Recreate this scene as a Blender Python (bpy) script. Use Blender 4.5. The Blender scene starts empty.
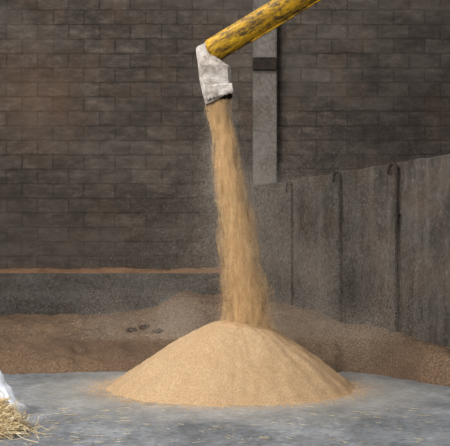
import bpy, bmesh, math, random
import numpy as np
from mathutils import Vector, Matrix, noise
random.seed(7)
sc=bpy.context.scene
sc.view_settings.view_transform='Standard'
F=900.0; CH=1.6; HY=262.0
def W(px,py,Y): return Vector(((px-225)*Y/F, Y, CH-(py-HY)*Y/F))

# ---------------- helpers
def lin(c):
    return tuple(((v/255)/12.92 if v/255<=0.04045 else ((v/255+0.055)/1.055)**2.4) for v in c)+(1,)
class N:
    def __init__(s,name):
        s.m=bpy.data.materials.new(name); s.m.use_nodes=True
        s.t=s.m.node_tree; s.b=s.t.nodes['Principled BSDF']; s.out=s.t.nodes['Material Output']
        s.co=s.t.nodes.new('ShaderNodeTexCoord').outputs['Object']
        s.b.inputs['Roughness'].default_value=0.9
        s.b.inputs['Specular IOR Level'].default_value=0.2
    def n(s,k,**kw):
        x=s.t.nodes.new(k)
        for a,b in kw.items(): setattr(x,a,b)
        return x
    def l(s,a,b): s.t.links.new(a,b)
    def noise(s,scale,detail=4,rough=0.6,vec=None,stretch=None):
        x=s.n('ShaderNodeTexNoise'); x.inputs['Scale'].default_value=scale
        x.inputs['Detail'].default_value=detail; x.inputs['Roughness'].default_value=rough
        v=vec or s.co
        if stretch:
            mp=s.n('ShaderNodeMapping'); mp.inputs['Scale'].default_value=stretch; s.l(v,mp.inputs[0]); v=mp.outputs[0]
        s.l(v,x.inputs['Vector']); return x.outputs['Fac']
    def ramp(s,fac,stops):
        r=s.n('ShaderNodeValToRGB'); e=r.color_ramp.elements
        while len(e)<len(stops): e.new(0.5)
        for i,(p,c) in enumerate(stops):
            e[i].position=p; e[i].color=c if len(c)==4 else lin(c)
        s.l(fac,r.inputs[0]); return r.outputs[0]
    def mask(s,fac,lo,hi,mx):
        r=s.n('ShaderNodeMapRange'); s.l(fac,r.inputs[0]); r.inputs[1].default_value=lo; r.inputs[2].default_value=hi; r.inputs[3].default_value=0; r.inputs[4].default_value=mx
        return r.outputs[0]
    def mix(s,fac,a,b,mode='MIX'):
        x=s.n('ShaderNodeMix',data_type='RGBA',blend_type=mode)
        if isinstance(fac,(int,float)): x.inputs[0].default_value=fac
        else: s.l(fac,x.inputs[0])
        for i,v in ((6,a),(7,b)):
            if isinstance(v,tuple): x.inputs[i].default_value=v if len(v)==4 else lin(v)
            else: s.l(v,x.inputs[i])
        return x.outputs[2]
    def col(s,c): s.l(c,s.b.inputs['Base Color'])
    def bump(s,h,st=0.5,d=0.02,prev=None):
        x=s.n('ShaderNodeBump'); x.inputs['Strength'].default_value=st; x.inputs['Distance'].default_value=d
        s.l(h,x.inputs['Height'])
        if prev: s.l(prev,x.inputs['Normal'])
        s.l(x.outputs[0],s.b.inputs['Normal']); return x.outputs[0]

def obj(name,me,mat=None,label=None,cat=None,kind=None,parent=None,group=None):
    o=bpy.data.objects.new(name,me); sc.collection.objects.link(o)
    if mat: me.materials.append(mat.m if isinstance(mat,N) else mat)
    if label:o['label']=label
    if cat:o['category']=cat
    if kind:o['kind']=kind
    if group:o['group']=group
    if parent:o.parent=parent
    return o
def mesh(name,v,f,smooth=False):
    me=bpy.data.meshes.new(name); me.from_pydata([tuple(x) for x in v],[],f); me.update()
    if smooth:
        me.polygons.foreach_set('use_smooth',[True]*len(me.polygons))
    return me
def boxmesh(name,lo,hi,bev=0.0):
    bm=bmesh.new(); bmesh.ops.create_cube(bm,size=1)
    for v in bm.verts:
        for i in range(3): v.co[i]=lo[i]+(v.co[i]+.5)*(hi[i]-lo[i])
    if bev: bmesh.ops.bevel(bm,geom=bm.edges[:],offset=bev,segments=2,affect='EDGES')
    me=bpy.data.meshes.new(name); bm.to_mesh(me); bm.free(); return me
def tube(path,rad,seg=12,cap=True):
    v=[];f=[]
    n=len(path)
    for i,p in enumerate(path):
        d=(path[min(i+1,n-1)]-path[max(i-1,0)]).normalized()
        a=Vector((0,1,0)) if abs(d.y)<.9 else Vector((1,0,0))
        u=d.cross(a).normalized(); w=d.cross(u)
        r=rad[i] if isinstance(rad,(list,tuple)) else rad
        for k in range(seg):
            t=2*math.pi*k/seg; v.append(p+u*r*math.cos(t)+w*r*math.sin(t))
    for i in range(n-1):
        for k in range(seg):
            a=i*seg+k;b=i*seg+(k+1)%seg
            f.append((a,b,b+seg,a+seg))
    if cap: f.append(tuple(range(seg))[::-1]); f.append(tuple(range((n-1)*seg,n*seg)))
    return v,f
def interp(x,pts):
    if x<=pts[0][0]: return pts[0][1]
    for (a,b),(c,d) in zip(pts,pts[1:]):
        if x<=c: 
            t=(x-a)/(c-a); t=t*t*(3-2*t); return b+(d-b)*t
    return pts[-1][1]
fb=lambda x,y,z,o=4: noise.fractal(Vector((x,y,z)),1.0,2.0,o)

# ---------------- materials
def grain_mat(name,dark,mid,light,sc1=110,patch=1.3,patchc=None,bs=.6):
    m=N(name)
    a=m.noise(sc1,4,.85)
    c=m.ramp(a,[(.32,dark),(.5,mid),(.68,light)])
    p=m.noise(patch,5,.6)
    c=m.mix(m.mask(p,.42,.66,.8),c,patchc or dark)
    m.col(c); b=m.bump(m.noise(12,4,.6),.35,.03); m.bump(a,bs,.015,b)
    return m
M_pile=N('golden_grain')
a=M_pile.noise(70,5,.92); c=M_pile.ramp(a,[(.34,(146,110,74)),(.5,(216,178,134)),(.64,(250,224,188))])
p=M_pile.noise(1.6,5,.65); c=M_pile.mix(M_pile.mask(p,.4,.7,.35),c,(198,156,112))
M_pile.col(c); b=M_pile.bump(M_pile.noise(14,4,.6),.4,.03); M_pile.bump(a,1.0,.018,b)
M_back=grain_mat('brown_grain',(68,52,40),(120,96,74),(168,142,116),34,.7,(96,76,60),1.0)
M_ledge=grain_mat('ledge_grain',(104,74,52),(142,108,80),(172,138,106),50,2)
M_stream=N('falling_grain')
a=M_stream.noise(17,8,.78,stretch=(2.2,2.2,.28)); b_=M_stream.noise(100,3,.8)
c=M_stream.ramp(a,[(.37,(154,108,60)),(.5,(208,160,102)),(.62,(246,208,152))])
c=M_stream.mix(.35,c,M_stream.ramp(b_,[(.35,(150,106,60)),(.65,(244,204,148))])); M_stream.col(c)
M_stream.bump(b_,.6,.02)
M_veil=N('falling_fines')
M_veil.b.inputs['Base Color'].default_value=lin((220,184,134))
a=M_veil.noise(9,8,.8,stretch=(1.9,1.9,.4))
M_veil.l(M_veil.mask(a,.4,.74,.46),M_veil.b.inputs['Alpha'])
M_fleck=N('grain_kernel'); M_fleck.col(M_fleck.ramp(M_fleck.noise(5,4,.7),[(.35,(190,144,92)),(.65,(236,198,146))]))
M_dust=N('pale_dust'); M_dust.b.inputs['Base Color'].default_value=lin((218,205,188))

M_wall=N('dusty_block_wall')
sep=M_wall.n('ShaderNodeSeparateXYZ'); M_wall.l(M_wall.co,sep.inputs[0])
cmb=M_wall.n('ShaderNodeCombineXYZ'); M_wall.l(sep.outputs[0],cmb.inputs[0]); M_wall.l(sep.outputs[2],cmb.inputs[1])
wob=M_wall.n('ShaderNodeTexNoise'); wob.inputs['Scale'].default_value=2.5; M_wall.l(M_wall.co,wob.inputs['Vector'])
wsc=M_wall.n('ShaderNodeVectorMath',operation='SCALE'); M_wall.l(wob.outputs['Color'],wsc.inputs[0]); wsc.inputs['Scale'].default_value=.06
wad=M_wall.n('ShaderNodeVectorMath',operation='ADD'); M_wall.l(cmb.outputs[0],wad.inputs[0]); M_wall.l(wsc.outputs[0],wad.inputs[1])
br=M_wall.n('ShaderNodeTexBrick'); br.inputs['Scale'].default_value=1
br.inputs['Brick Width'].default_value=.62; br.inputs['Row Height'].default_value=.29
br.inputs['Mortar Size'].default_value=.026; br.inputs['Mortar Smooth'].default_value=1; br.inputs['Bias'].default_value=0
br.inputs['Color1'].default_value=lin((113,104,96)); br.inputs['Color2'].default_value=lin((93,85,78)); br.inputs['Mortar'].default_value=lin((74,67,61))
M_wall.l(wad.outputs[0],br.inputs['Vector'])
c=br.outputs['Color']
fine=M_wall.noise(4,7,.8,stretch=(.7,1,1.4))
c=M_wall.mix(.9,c,M_wall.ramp(fine,[(.3,(70,67,65)),(.5,(130,127,124)),(.7,(204,198,192))]),'OVERLAY')
big=M_wall.noise(.38,6,.66)
c=M_wall.mix(M_wall.mask(big,.4,.62,.5),c,(58,51,46))
dst=M_wall.noise(.5,7,.72,stretch=(.6,1,1.6))
c=M_wall.mix(M_wall.mask(dst,.46,.68,.34),c,(130,121,111))
pt=M_wall.noise(1.1,5,.7)
c=M_wall.mix(M_wall.mask(pt,.52,.72,.3),c,(104,78,58))
sd=M_wall.n('ShaderNodeVectorMath',operation='DISTANCE'); M_wall.l(M_wall.co,sd.inputs[0]); sd.inputs[1].default_value=(-3.9,18,4.9)
sa=M_wall.n('ShaderNodeMath',operation='MULTIPLY_ADD'); M_wall.l(M_wall.noise(2,6,.7),sa.inputs[0]); sa.inputs[1].default_value=-2.0; M_wall.l(sd.outputs['Value'],sa.inputs[2])
sr=M_wall.n('ShaderNodeMapRange'); M_wall.l(sa.outputs[0],sr.inputs[0]); sr.inputs[1].default_value=-.9; sr.inputs[2].default_value=.5; sr.inputs[3].default_value=.3; sr.inputs[4].default_value=0
c=M_wall.mix(sr.outputs[0],c,(114,82,58))
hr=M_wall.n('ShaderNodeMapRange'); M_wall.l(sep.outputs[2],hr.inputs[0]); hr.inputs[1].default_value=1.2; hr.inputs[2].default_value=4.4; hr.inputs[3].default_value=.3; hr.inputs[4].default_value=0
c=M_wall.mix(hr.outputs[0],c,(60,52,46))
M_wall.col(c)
b=M_wall.bump(br.outputs['Fac'],.4,-.015); M_wall.bump(fine,.7,.03,b)

def concrete(name,c1,c2,c3,rust,s=1.2,stretch=(1,1,.5),rs=2.3,hi=.55,streak=None):
    m=N(name); a=m.noise(s,7,.7,stretch=stretch); c=m.ramp(a,[(.3,c1),(.5,c2),(.7,c3)])
    r=m.noise(s*rs,6,.7); c=m.mix(m.mask(r,.46,.66,hi),c,rust)
    f=m.noise(14,6,.82); c=m.mix(.75,c,m.ramp(f,[(.3,(74,74,74)),(.7,(194,194,194))]),'OVERLAY')
    if streak:
        q=m.noise(3,6,.8,stretch=(1,1,.12)); c=m.mix(m.mask(q,.5,.7,.45),c,streak)
        q=m.noise(12,5,.85); c=m.mix(m.mask(q,.56,.66,.55),c,streak)
        q=m.noise(.9,6,.75); c=m.mix(m.mask(q,.45,.68,.35),c,streak)
    m.col(c); m.bump(f,.45,.015); return m
M_plinth=concrete('plinth_concrete',(70,64,60),(94,88,82),(116,110,102),(80,68,58),1.0,(.35,1,2.4))
M_part=concrete('partition_concrete',(58,53,49),(80,74,68),(104,97,90),(86,62,46),1.1,(1,1,.7),1.6,.65,(130,121,111))
M_col=concrete('column_concrete',(106,100,92),(130,123,115),(150,142,133),(108,94,80),1.5,(1,1,.4))
M_rust=concrete('rusted_steel',(42,36,32),(58,50,44),(80,70,62),(68,50,38),6)

M_floor=N('dusty_concrete_floor')
a=M_floor.noise(1.1,9,.75,stretch=(1,.6,1)); f_=M_floor.noise(11,7,.85)
c=M_floor.ramp(a,[(.36,(110,113,117)),(.5,(148,151,154)),(.62,(182,184,186))])
c=M_floor.mix(.85,c,M_floor.ramp(f_,[(.3,(70,70,72)),(.7,(196,196,196))]),'OVERLAY')
vd=M_floor.n('ShaderNodeVectorMath',operation='DISTANCE'); M_floor.l(M_floor.co,vd.inputs[0]); vd.inputs[1].default_value=(.05,11.55,0)
nz=M_floor.noise(2.2,6,.7)
ma=M_floor.n('ShaderNodeMath',operation='MULTIPLY_ADD'); M_floor.l(nz,ma.inputs[0]); ma.inputs[1].default_value=-1.8; M_floor.l(vd.outputs['Value'],ma.inputs[2])
mr=M_floor.n('ShaderNodeMapRange'); M_floor.l(ma.outputs[0],mr.inputs[0]); mr.inputs[1].default_value=.65; mr.inputs[2].default_value=2.1; mr.inputs[3].default_value=.55; mr.inputs[4].default_value=0
c=M_floor.mix(mr.outputs[0],c,(188,179,164))
sp=M_floor.noise(18,6,.85,stretch=(1,.45,1))
c=M_floor.mix(M_floor.mask(sp,.53,.62,.5),c,(142,126,104))
M_floor.col(c); M_floor.bump(f_,.6,.02); M_floor.b.inputs['Roughness'].default_value=.7

M_yel=N('worn_yellow_paint')
rotm=M_yel.n('ShaderNodeMapping'); rotm.inputs['Rotation'].default_value=(0,math.radians(31),0); M_yel.l(M_yel.co,rotm.inputs[0])
a=M_yel.noise(5,9,.84,vec=rotm.outputs[0],stretch=(.7,1.9,1.9)); bb=M_yel.noise(9,6,.8,vec=rotm.outputs[0],stretch=(.3,2,2))
c=M_yel.ramp(bb,[(.32,(108,78,20)),(.5,(176,132,22)),(.66,(208,164,36))])
c=M_yel.mix(M_yel.mask(a,.46,.56,.92),c,(56,44,30))
M_yel.col(c); M_yel.b.inputs['Roughness'].default_value=.6; M_yel.bump(a,.3,.01)
M_sl=N('worn_spout_metal')
a=M_sl.noise(5,6,.75); f_=M_sl.noise(9,7,.85)
c=M_sl.ramp(a,[(.35,(132,122,112)),(.5,(172,162,152)),(.65,(204,196,187))])
c=M_sl.mix(M_sl.mask(f_,.5,.64,.7),c,(98,80,66)); M_sl.col(c); M_sl.bump(a,.25,.02); M_sl.b.inputs['Roughness'].default_value=.6
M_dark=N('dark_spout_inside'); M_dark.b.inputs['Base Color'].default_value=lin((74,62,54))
M_white=N('white_plastic'); M_white.b.inputs['Base Color'].default_value=lin((230,234,242)); M_white.b.inputs['Roughness'].default_value=.45
M_straw=N('straw'); M_straw.col(M_straw.ramp(M_straw.noise(9,3),[(.3,(182,154,108)),(.5,(222,200,156)),(.7,(244,232,204))]))
M_clod=grain_mat('dark_clod',(50,38,32),(70,55,45),(96,78,64),60,2)

# ---------------- structure
obj('floor',mesh('floor',[(-14,-3,0),(14,-3,0),(14,19,0),(-14,19,0)],[(0,1,2,3)]),M_floor,kind='structure',label='grey dusty concrete floor with spilled grain',cat='floor')
obj('wall_back',boxmesh('wall_back',(-14,18.0,0),(14,18.3,9)),M_wall,kind='structure',label='dark dusty concrete block wall',cat='wall')
obj('wall_plinth',boxmesh('wall_plinth',(-14,17.7,0),(.62,17.999,1.38),.02),M_plinth,kind='structure',label='grey concrete plinth with ledge along block wall',cat='wall')
A=Vector((.56,17.65,0)); D=Vector((2.52,-5.2,0)); L=D.length; d=D/L; nrm=Vector((-d.y,d.x,0))
if nrm.x<0: nrm=-nrm
TOP=3.14
Lt=L*1.7
pv=[];pf=[]
m_=120
for i in range(m_+1):
    s=Lt*i/m_; z=TOP-.05+.03*fb(s*1.7,0,3)
    for t,zz in ((0,0),(0,z-.02),(.02,z),(.18,z),(.2,z-.02),(.2,0)):
        q=A+d*s+nrm*t; pv.append((q.x,q.y,zz))
for i in range(m_):
    for j in range(5):
        a=i*6+j; pf.append((a,a+6,a+7,a+1))
pf.append((0,1,2,3,4,5)); pf.append(tuple(m_*6+k for k in (5,4,3,2,1,0)))
me=mesh('wall_partition',pv,pf); obj('wall_partition',me,M_part,kind='structure',label='stained grey concrete partition wall',cat='wall')

x0,x1=(253-225)*17.6/F,(277-225)*17.6/F
col=bpy.data.objects.new('concrete_column',None); col.location=((x0+x1)/2,17.8,0); sc.collection.objects.link(col)
col['label']='grey concrete column against dark block wall'; col['category']='column'
obj('shaft',boxmesh('shaft',(x0-col.location.x,-.14,0),(x1-col.location.x,.19,9),.02),M_col,parent=col)
obj('bracket',boxmesh('bracket',(x0-col.location.x-.01,-.24,5.35),(x1-col.location.x-.01,-.142,5.6),.015),M_rust,parent=col,label='dark rusted steel bracket')

def post(s,top,rad,name='steel_post'):
    base=A+d*s-nrm*(rad+.035)
    e=bpy.data.objects.new(name,None); e.location=base; sc.collection.objects.link(e)
    e['label']='rusty steel rod post with hooked top on partition wall'; e['category']='post'; e['group']='rusty posts on the concrete partition'
    p=[Vector((0,0,z*top/10)) for z in range(11)]
    R=.1
    for k in range(1,9):
        t=math.pi*k/8; p.append(Vector((0,0,top))+d*(-1)*(R-R*math.cos(t))+Vector((0,0,R*math.sin(t))))
    p.append(p[-1]-Vector((0,0,.06)))
    v,f=tube(p,rad,10); obj('rod',mesh('rod',v,f,True),M_rust,parent=e)
    for z in (1.1,2.3):
        me=boxmesh('clip',(-.05,-.02,z-.02),(.05,.035,z+.02),.006)
        o=obj('clip',me,M_rust,parent=e); o.rotation_euler=(0,0,math.atan2(d.y,d.x))
    return e
def s_at(px):
    k=(px-225)/F
    return (k*A.y-A.x)/(d.x-k*d.y)
for px,tp,r in ((294,2.94,.014),(343,2.98,.024),(400,2.98,.024)): post(s_at(px),tp,r)

# ---------------- back grain bank
def y0(x): return interp(x,[(-6,12.7),(-3,12.9),(-1,13.3),(.5,13.6),(1.9,13.0),(3.0,11.6),(5,8.2)])
def H(x): return interp(x,[(-6,.56),(-2.9,.53),(-2,.54),(-1.4,.7),(-.7,.98),(.1,.96),(.6,.9),(1.2,.78),(2,.64),(3.1,.42),(5,.4)])
def wd(x): return interp(x,[(-6,2.6),(-1,2.6),(.6,2.6),(1.9,1.7),(3.0,.85),(5,.8)])
def hz(x,y):
    t=(y-y0(x)+.25*fb(x*1.2,y*.5,3)+.08*fb(x*7,y*3,8))/wd(x)
    if t<0: base=t*.2
    else: base=H(x)*(1-math.exp(-1.9*t))/(1-math.exp(-1.9)) if t<1 else H(x)*(1+.03*(t-1))
    k=max(0,min(1,t*4))
    return base+k*(.075*fb(x*1.6,y*1.6,1)+.035*fb(x*5,y*5,2)+.014*fb(x*14,y*14,5))
def dist_part(x,y): return (Vector((x,y,0))-A).dot(nrm)
vs={};v=[];f=[]
sx=.045; nx=int(12/sx); ny=int(9.9/.045)
def key(i,j):
    if (i,j) in vs: return vs[(i,j)]
    x=-7+i*sx; y=7.8+j*.045
    q=hz(x,y); 
    vs[(i,j)]=len(v); v.append((x,y,max(q,-.03))); return vs[(i,j)]
for i in range(nx):
    for j in range(ny):
        x=-7+(i+.5)*sx; y=7.8+(j+.5)*.045
        if y>17.67: continue
        if x>.5 and dist_part(x,y)>-.01: continue
        if y<y0(x)-.5: continue
        f.append((key(i,j),key(i+1,j),key(i+1,j+1),key(i,j+1)))
obj('grain_bank',mesh('grain_bank',v,f,True),M_back,label='long low bank of coarse brown grain along the walls',cat='grain heap',kind='stuff')

def clod(x,y,r,i):
    bm=bmesh.new(); bmesh.ops.create_icosphere(bm,subdivisions=3,radius=r)
    for q in bm.verts:
        k=1+.4*fb(q.co.x/r*1.2+i*7,q.co.y/r*1.2,q.co.z/r*1.2); q.co*=k; q.co.z*=.45
    me=bpy.data.meshes.new('grain_clod'); bm.to_mesh(me); bm.free()
    o=obj('grain_clod',me,M_clod,label='dark brown caked clod half sunk in the grain bank',cat='clod',group='caked clods on the grain bank')
    o.location=(x,y,hz(x,y)+r*.06)
for i,(px,py,r) in enumerate([(132,331,.10),(145,329,.12),(158,332,.08)]):
    Y=12.0
    while Y<17.5:
        p=W(px,py,Y)
        if p.z<=hz(p.x,Y): break
        Y+=.03
    clod(p.x,Y,r,i)

v=[];f=[];n=260
for i in range(n+1):
    x=-9+i*(9.5/n)
    h=.075+.03*fb(x*1.1,0,5)+.02*fb(x*6,0,6)
    for j,(yy,k) in enumerate(((17.72,0.0),(17.78,.45),(17.86,.85),(17.93,1.05),(17.997,1.2))):
        v.append((x,yy+.012*fb(x*8,j,1)*(j<4),1.381+h*k))
for i in range(n):
    for j in range(4):
        a=i*5+j; f.append((a,a+5,a+6,a+1))
obj('grain_layer',mesh('grain_layer',v,f,True),M_ledge,label='thin ridge of brown grain resting on the wall ledge',cat='grain',kind='stuff')

# ---------------- main cone
PC=Vector((.05,11.55,0)); AP=Vector((.15,11.55,.85)); R0=1.57
v=[];f=[];nr=100;na=260
for i in range(nr+1):
    t=i/nr
    for k in range(na):
        th=2*math.pi*k/na
        ra=R0*(1+.035*fb(math.cos(th)*1.5,math.sin(th)*1.5,4)+.018*fb(math.cos(th)*7,math.sin(th)*7,9))
        e=.22
        prof=1-(math.sqrt(t*t+e*e)-e)/(math.sqrt(1+e*e)-e)
        prof=prof+ .07*math.sin(math.pi*min(1,t))
        if t>.93: prof=max(prof*.6,(1-t)*.5)+ (prof-prof*.6)*(1-t)/.07
        z=AP.z*max(prof,0) if t<1 else -.01
        c=AP.lerp(PC,t); 
        x=c.x+ra*t*math.cos(th); y=c.y+ra*t*math.sin(th)
        z+= .035*fb(x*2.2,y*2.2,7)*(min(1,(1-t)*6)) + .01*fb(x*9,y*9,3)*min(1,(1-t)*10)
        v.append((x,y,z))
for i in range(nr):
    for k in range(na):
        a=i*na+k;b=i*na+(k+1)%na; f.append((a,a+na,b+na,b))
obj('grain_pile',mesh('grain_pile',v,f,True),M_pile,label='large golden conical pile of grain on concrete floor',cat='grain pile',kind='stuff')

# ---------------- stream
YS=11.5
def sp(t):
    py=100+t*230
    cx=interp(py,[(100,218),(150,225),(180,230),(240,238),(300,246),(332,249)])
    wpx=interp(py,[(100,18),(150,21),(200,26),(250,32),(300,38),(332,43)])
    return cx,wpx,py
def shell(scale,n1,n2,seed,ns=220,na=56):
    v=[];f=[]
    for i in range(ns+1):
        t=i/ns; cx,w,py=sp(t); c=W(cx,py,YS); r=w/2*YS/F*scale
        c.x+=.03*fb(0,0,t*8+3)
        for k in range(na):
            th=2*math.pi*k/na
            rr=r*(1+n1*fb(math.cos(th)*1.6,math.sin(th)*1.6,t*8+seed)+n2*fb(math.cos(th)*5,math.sin(th)*5,t*20+seed))
            v.append((c.x+rr*math.cos(th),c.y+rr*math.sin(th)*.8,c.z))
    for i in range(ns):
        for k in range(na):
            a=i*na+k;b=i*na+(k+1)%na; f.append((a,a+na,b+na,b))
    return v,f
v,f=shell(.7,.34,.14,0)
st=obj('grain_stream',mesh('grain_stream',v,f,True),M_stream,label='golden grain stream pouring from spout onto pile',cat='falling grain',kind='stuff')
for sc_,sd in ((.82,5),(.94,11),(1.08,19),(1.26,29)):
    v,f=shell(sc_,.3,.08,sd,120,40)
    obj('grain_fines',mesh('grain_fines',v,f,True),M_veil,parent=st,label='thin veil of powdery fines')
v=[];f=[]
def fleck(p,s,ax=1.8):
    i=len(v); q=Matrix.Rotation(random.random()*6.28,3,'Z')@Matrix.Rotation((random.random()-.5)*.7,3,'X')
    for c in ((s,0,0),(-s*.5,s*.8,0),(-s*.5,-s*.8,0),(0,0,s*ax),(0,0,-s*ax)):
        v.append(p+q@Vector(c))
    f.extend([(i,i+1,i+3),(i+1,i+2,i+3),(i+2,i,i+3),(i+1,i,i+4),(i+2,i+1,i+4),(i,i+2,i+4)])
for _ in range(100000):
    t=random.random(); cx,w,py=sp(t); c=W(cx,py,YS)
    r=w/2*YS/F; th=random.random()*6.28; g=r*(.6+abs(random.gauss(0,.24+.17*t)))
    g*=1+.34*fb(math.cos(th)*1.6,math.sin(th)*1.6,t*8)
    c.x+=g*math.cos(th)+.03*fb(0,0,t*8+3); c.y+=g*math.sin(th)*.8
    fleck(c,.0012+random.random()*.0018,2.0)
obj('loose_grain',mesh('loose_grain',v,f),M_fleck,parent=st)
v=[];f=[]
for _ in range(9000):
    th=random.random()*6.28; r=R0*(.97+abs(random.gauss(0,.12)))
    fleck(Vector((PC.x+r*math.cos(th),PC.y+r*math.sin(th),.005)),.002+random.random()*.004,.8)
obj('scattered_grain',mesh('scattered_grain',v,f),M_fleck,label='loose golden kernels scattered on floor round the pile',cat='grain',kind='stuff')

# airborne dust: real fine motes drifting off the stream and above the pile
rng=np.random.default_rng(3)
NM=1050000
m=rng.random(NM); P=np.zeros((NM,3))
ts=rng.random(NM)**.7
py=100+ts*230; cxs=np.interp(py,[100,150,180,240,300,332],[218,225,230,238,246,249])
sx_=(cxs-225)*YS/F; sz_=CH-(py-HY)*YS/F
q=np.abs(rng.normal(0,1,NM))*(.12+.42*ts); sgn=np.where(rng.random(NM)<.7,1,-.8)
P[:,0]=sx_+q*sgn; P[:,1]=YS+.3+rng.normal(0,.3,NM); P[:,2]=sz_
b=(m>.3)&(m<=.74); k=b.sum()
P[b,0]=1.0+rng.normal(0,.85,k); P[b,1]=12.4+rng.normal(0,.35,k); P[b,2]=1.35+rng.normal(0,.85,k)
b=m>.74; k=b.sum()
P[b,0]=.2+rng.normal(0,1.3,k); P[b,1]=12.9+rng.normal(0,.3,k); P[b,2]=.5+np.abs(rng.normal(0,.45,k))
fld=np.zeros(NM)
for _ in range(12):
    kx,ky,kz=rng.normal(0,3.0,3); fld+=np.sin(P[:,0]*kx+P[:,1]*ky*.4+P[:,2]*kz*.9+rng.random()*6.28)
fld/=12**.5
keep=(rng.random(NM)<1/(1+np.exp(-1.5*fld)))&(P[:,2]>.1)
keep&=((P[:,0]-A.x)*nrm.x+(P[:,1]-A.y)*nrm.y)<-.1
P=P[keep]; K=len(P)
s=(.0012+rng.random(K)*.0012)[:,None,None]
base=np.array([(1,0,-.5),(-.5,.87,-.5),(-.5,-.87,-.5),(0,0,1)])[None]
V=(P[:,None,:]+base*s).reshape(-1,3)
Fi=(np.arange(K)[:,None,None]*4+np.array([(0,2,1),(0,1,3),(1,2,3),(2,0,3)])[None]).reshape(-1)
me=bpy.data.meshes.new('airborne_dust'); me.vertices.add(K*4); me.vertices.foreach_set('co',V.ravel())
me.loops.add(len(Fi)); me.loops.foreach_set('vertex_index',Fi.astype(np.int32))
me.polygons.add(K*4); me.polygons.foreach_set('loop_start',np.arange(0,K*12,3,dtype=np.int32)); me.update(calc_edges=True)
obj('airborne_dust',me,M_dust,label='pale dust motes drifting beside the falling grain',cat='dust',kind='stuff')

# ---------------- auger
YP=11.5
p0=W(213,50.5,YP); p1=W(301,-3,YP); dr=(p1-p0).normalized()
aug=bpy.data.objects.new('auger_pipe',None); sc.collection.objects.link(aug)
aug['label']='yellow scratched steel auger pipe with hanging spout'; aug['category']='auger'
path=[p0-dr*.085,p0-dr*.07,p0-dr*.04]+[p0+dr*(i*.15) for i in range(44)]
rad=[.08,.12,.145]+[.157]*44
v,f=tube(path,rad,40); obj('pipe',mesh('pipe',v,f,True),M_yel,parent=aug)
for s_,w_ in ((1.62,.04),(3.6,.05)):
    v,f=tube([p0+dr*(s_-w_/2),p0+dr*(s_+w_/2)],.166,40); obj('flange',mesh('flange',v,f,False),M_yel,parent=aug)
up=Vector((0,1,0)).cross(dr).normalized()
if up.z>0: up=-up
v,f=tube([q+up*.162+Vector((0,-.03,0)) for q in path[6:]],.016,8); obj('conduit',mesh('conduit',v,f,True),M_yel,parent=aug)

rings=[ # left, right, tilt, y, depth
 (196,210,2,46,.09),(197,213,1,56,.11),(198,230.5,-1,68,.17),(200,231.5,0,82,.17),(203,232.5,3,92,.16),(206,233,5.5,101,.15)]
sec=[(-1,-.55),(-.72,-1),(.2,-1.08),(.8,-.95),(1,-.6),(1,.6),(.8,1),(-.7,1),(-1,.6)]
v=[];f=[];n_s=len(sec)
for i,(l_,r_,tl,py_,dp) in enumerate(rings):
    cx=(l_+r_)/2; hw=(r_-l_)/2
    for k,(a,b) in enumerate(sec):
        yy=py_-tl*a+random.uniform(-.8,.8)
        if i==len(rings)-1: yy+=random.uniform(-1.8,1.8)
        qv=W(cx+hw*a+random.uniform(-.4,.4),yy,YP); qv.y+=dp*b+random.uniform(-.015,.015); v.append(qv)
for i in range(len(rings)-1):
    for k in range(n_s):
        a=i*n_s+k;b=i*n_s+(k+1)%n_s; f.append((a,a+n_s,b+n_s,b))
f.append(tuple(range(n_s)))
me=mesh('spout',v,f); so=obj('spout',me,M_sl,parent=aug,label='worn pale grey sheet metal spout with ragged edge')
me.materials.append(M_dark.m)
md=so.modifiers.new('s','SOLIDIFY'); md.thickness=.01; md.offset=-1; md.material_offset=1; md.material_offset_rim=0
bv=so.modifiers.new('b','BEVEL'); bv.width=.006; bv.segments=2
v=[];f=[]
for i in range(7):
    for j in range(25):
        u=j/24; px=203.5+u*28.5+i*.25; py_=88-u*2+i*(2.6-u*1.0)+((2.4*fb(j*.7,1,2)-.4) if i==6 else 0)
        qv=W(px,py_,YP); qv.y-=.195+.02*fb(i*.35,j*.2,1); v.append(qv)
for i in range(6):
    for j in range(24):
        a=i*25+j; f.append((a,a+1,a+26,a+25))
o=obj('lip',mesh('lip',v,f,True),M_sl,parent=aug,label='ragged worn lip'); m2=o.modifiers.new('s','SOLIDIFY'); m2.thickness=.008

# ---------------- straw heap
v=[];f=[]
def stem(p,dirv,ln,r,bend=.1):
    n=4; pts=[]
    side=Vector((random.gauss(0,1),random.gauss(0,1),random.gauss(0,1))).normalized()
    for i in range(n):
        u=i/(n-1)-.5; pts.append(p+dirv*ln*u+side*bend*ln*(u*u))
    if min(q.z for q in pts)<.004:
        for q in pts: q.z=max(q.z,.004+random.random()*.003)
    vv,ff=tube(pts,r,4); o=len(v); v.extend(vv); f.extend([tuple(a+o for a in q) for q in ff])
SC=Vector((-2.14,8.4,0))
for _ in range(2300):
    th=random.random()*6.28; rr=abs(random.gauss(0,.155)); 
    hmax=.29*math.exp(-(rr/.23)**2)
    p=SC+Vector((rr*math.cos(th),rr*math.sin(th),.01+hmax*random.random()**.6))
    dv=Vector((random.gauss(0,1),random.gauss(0,1),random.gauss(0,.45))).normalized()
    stem(p,dv,.08+random.random()*.19,.0018+random.random()*.0020)
obj('straw_heap',mesh('straw_heap',v,f,True),M_straw,label='loose heap of pale yellow straw on concrete floor',cat='straw',kind='stuff')
v=[];f=[]
for _ in range(260):
    px=random.uniform(0,430); Y=random.uniform(7.6,10.0)
    if random.random()<.45: px=random.uniform(0,130)
    p=W(px,262,Y); p.z=.006
    if (p-PC).length<R0*1.02: continue
    an=random.random()*6.28; stem(p,Vector((math.cos(an),math.sin(an),0)),.04+random.random()*.08,.0016,.2)
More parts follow.
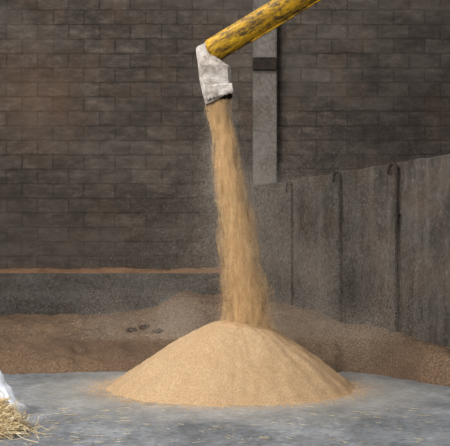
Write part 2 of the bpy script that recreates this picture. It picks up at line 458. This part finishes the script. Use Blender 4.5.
obj('loose_straw',mesh('loose_straw',v,f,True),M_straw,label='thin straw stems strewn over concrete floor',cat='straw',kind='stuff')
bm=bmesh.new(); bmesh.ops.create_cube(bm,size=1); bmesh.ops.subdivide_edges(bm,edges=bm.edges[:],cuts=14,use_grid_fill=True)
for q in bm.verts:
    x,y,z=q.co*2
    k=(1-abs(x)**3*.35)*(1-abs(y)**3*.3)
    w=1-.5*(z+1)/2
    q.co=Vector((x*.38*w*(1-.15*abs(z)**3),y*.2*w*(1-.2*abs(z)**3),(z+1)*.28*k))
    n_=.035*fb(q.co.x*6,q.co.y*6,q.co.z*6); q.co+=Vector((n_,n_*.7,n_*.3*(z>-.9)))
    q.co.z=max(q.co.z,0)
me=bpy.data.meshes.new('plastic_sack'); bm.to_mesh(me); bm.free(); me.polygons.foreach_set('use_smooth',[True]*len(me.polygons))
o=obj('plastic_sack',me,M_white,label='white plastic sack standing behind the straw heap',cat='sack'); o.location=(-2.42,9.2,0)

# ---------------- lights
def area(name,loc,tgt,sx_,sy_,e,c):
    l=bpy.data.lights.new(name,'AREA'); l.shape='RECTANGLE'; l.size=sx_; l.size_y=sy_; l.energy=e; l.color=c
    o=bpy.data.objects.new(name,l); sc.collection.objects.link(o); o.location=loc
    o.rotation_euler=(Vector(tgt)-Vector(loc)).to_track_quat('-Z','Y').to_euler()
area('doorway_daylight',(-5.5,0,5.5),(0,13,.8),5,4,1500,(1,.99,.98))
area('roof_light',(-2.5,10.5,9.5),(0,12,0),4,4,640,(1,.99,.98))
w=bpy.data.worlds.new('w'); sc.world=w; w.use_nodes=True
w.node_tree.nodes['Background'].inputs[0].default_value=(.9,.95,1,1); w.node_tree.nodes['Background'].inputs[1].default_value=.25

cam=bpy.data.cameras.new('cam'); cam.sensor_width=36; cam.lens=36*F/450; cam.sensor_fit='HORIZONTAL'
cam.dof.use_dof=True; cam.dof.focus_distance=11.4; cam.dof.aperture_fstop=2.8
cam.shift_y=(HY-223)/450; co=bpy.data.objects.new('cam',cam); sc.collection.objects.link(co); co.location=(0,0,CH); co.rotation_euler=(math.pi/2,0,0)
sc.camera=co
